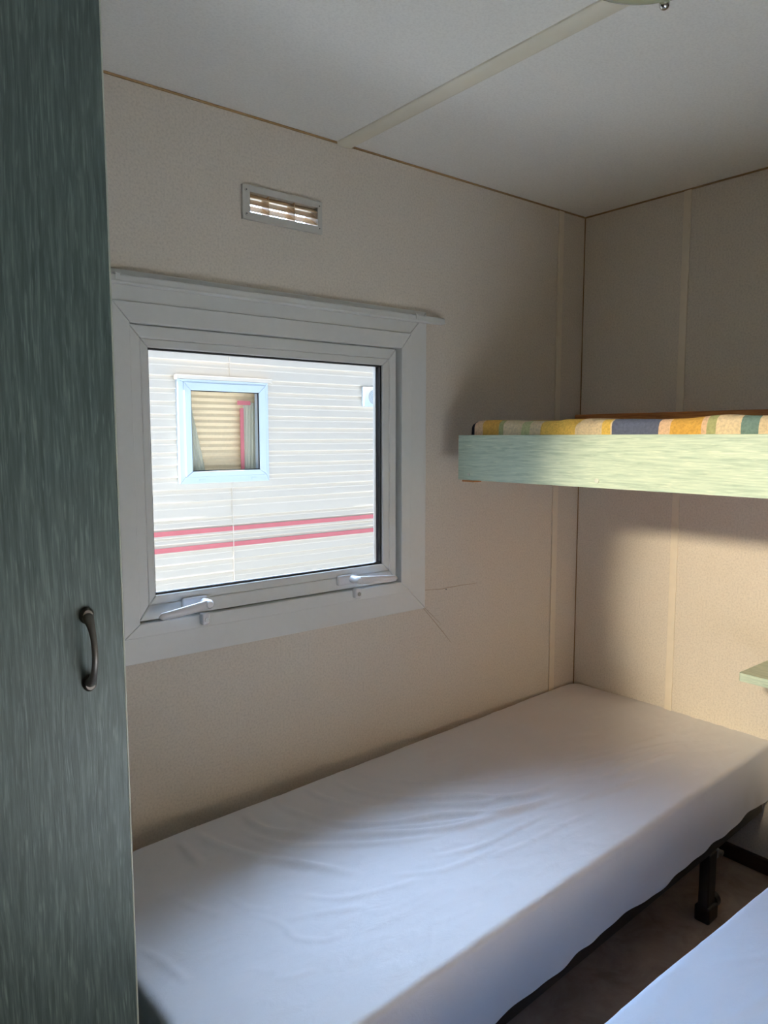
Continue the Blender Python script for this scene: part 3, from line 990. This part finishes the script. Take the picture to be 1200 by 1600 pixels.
# the sky is far brighter on the side beyond the neighbouring home, a lobe added to light the beds
dt = nt.nodes.new('ShaderNodeVectorMath'); dt.operation = 'DOT_PRODUCT'
dt.inputs[1].default_value = Vector((.10, .72, .68)).normalized()
nt.links.new(tc.outputs['Generated'], dt.inputs[0])
mx = nt.nodes.new('ShaderNodeMath'); mx.operation = 'MAXIMUM'; mx.inputs[1].default_value = 0
nt.links.new(dt.outputs['Value'], mx.inputs[0])
pw = nt.nodes.new('ShaderNodeMath'); pw.operation = 'POWER'; pw.inputs[1].default_value = SKY_POW
nt.links.new(mx.outputs[0], pw.inputs[0])
st = nt.nodes.new('ShaderNodeMath'); st.operation = 'MULTIPLY_ADD'
st.inputs[1].default_value = SKY_GLOW; st.inputs[2].default_value = SKY_BASE
nt.links.new(pw.outputs[0], st.inputs[0])
nt.links.new(st.outputs[0], bg.inputs['Strength'])
nt.links.new(bg.outputs[0], o_.inputs['Surface'])

L = bpy.data.lights.new('warm_patch_fill', 'SPOT')  # added to throw the warm patch on bunk and end wall
L.shadow_soft_size = .15
L.spot_size = math.radians(18.5)
L.spot_blend = .5
L.energy = SPOT
L.color = (1.0, .84, .58)
L2 = bpy.data.lights.new('bed_bounce_fill', 'SPOT')  # added to brighten the room by bounce from the second bed
L2.shadow_soft_size = .06
L2.spot_size = math.radians(14)
L2.spot_blend = .6
L2.energy = BED_FILL
L2.color = (1.0, .94, .84)
l2 = bpy.data.objects.new('bed_bounce_fill', L2)
l2.location = (-3.30, -1.22, H - .06)
l2.rotation_euler = (Vector((-1.32, -1.60, .40)) - l2.location).to_track_quat('-Z', 'Y').to_euler()
COL.objects.link(l2)
l2.parent = hl
l2.matrix_parent_inverse = Matrix.Translation(hl.location).inverted()
lo = bpy.data.objects.new('warm_patch_fill', L)
lo.location = (-3.45, -1.19, H - .06)
d = Vector((-.2, -.68, .91)) - lo.location
lo.rotation_euler = d.to_track_quat('-Z', 'Y').to_euler()
COL.objects.link(lo)
lo.parent = hl
lo.matrix_parent_inverse = Matrix.Translation(hl.location).inverted()

sun = bpy.data.lights.new('sun', 'SUN')
sun.energy = SUN
sun.angle = math.radians(.6)
sun.color = (1.0, .95, .88)
so = bpy.data.objects.new('sun', sun)
so.rotation_euler = Vector((.62, .015, -.78)).to_track_quat('-Z', 'Y').to_euler()
so.location = (-6, -1, 8)
COL.objects.link(so)

# ------------------------------------------------------------------ camera
cam = bpy.data.cameras.new('camera')
cam.sensor_fit = 'VERTICAL'; cam.sensor_height = 36; cam.sensor_width = 27
cam.lens = 1151.0 / 1600 * 36
cam.clip_start = .02
co = bpy.data.objects.new('camera', cam)
yaw, pitch, roll = .892716811, -.101532175, -.000946054
F = Vector((math.cos(yaw) * math.cos(pitch), math.sin(yaw) * math.cos(pitch), math.sin(pitch)))
R0 = Vector((math.sin(yaw), -math.cos(yaw), 0))
U0 = R0.cross(F)
R = R0 * math.cos(roll) + U0 * math.sin(roll)
U = U0 * math.cos(roll) - R0 * math.sin(roll)
M = Matrix((R, U, -F)).transposed().to_4x4()
M.translation = (-2.16112, -1.58992, 1.27810)
co.matrix_world = M
COL.objects.link(co)
S.camera = co

vs = S.view_settings
vs.view_transform = 'Standard'
vs.look = 'None'
vs.exposure = 0.33
vs.gamma = 1.0
vs.use_curve_mapping = False
S.cycles.max_bounces = 12
S.cycles.diffuse_bounces = 8
S.cycles.transparent_max_bounces = 12
S.cycles.use_denoising = True
S.cycles.sample_clamp_indirect = 6
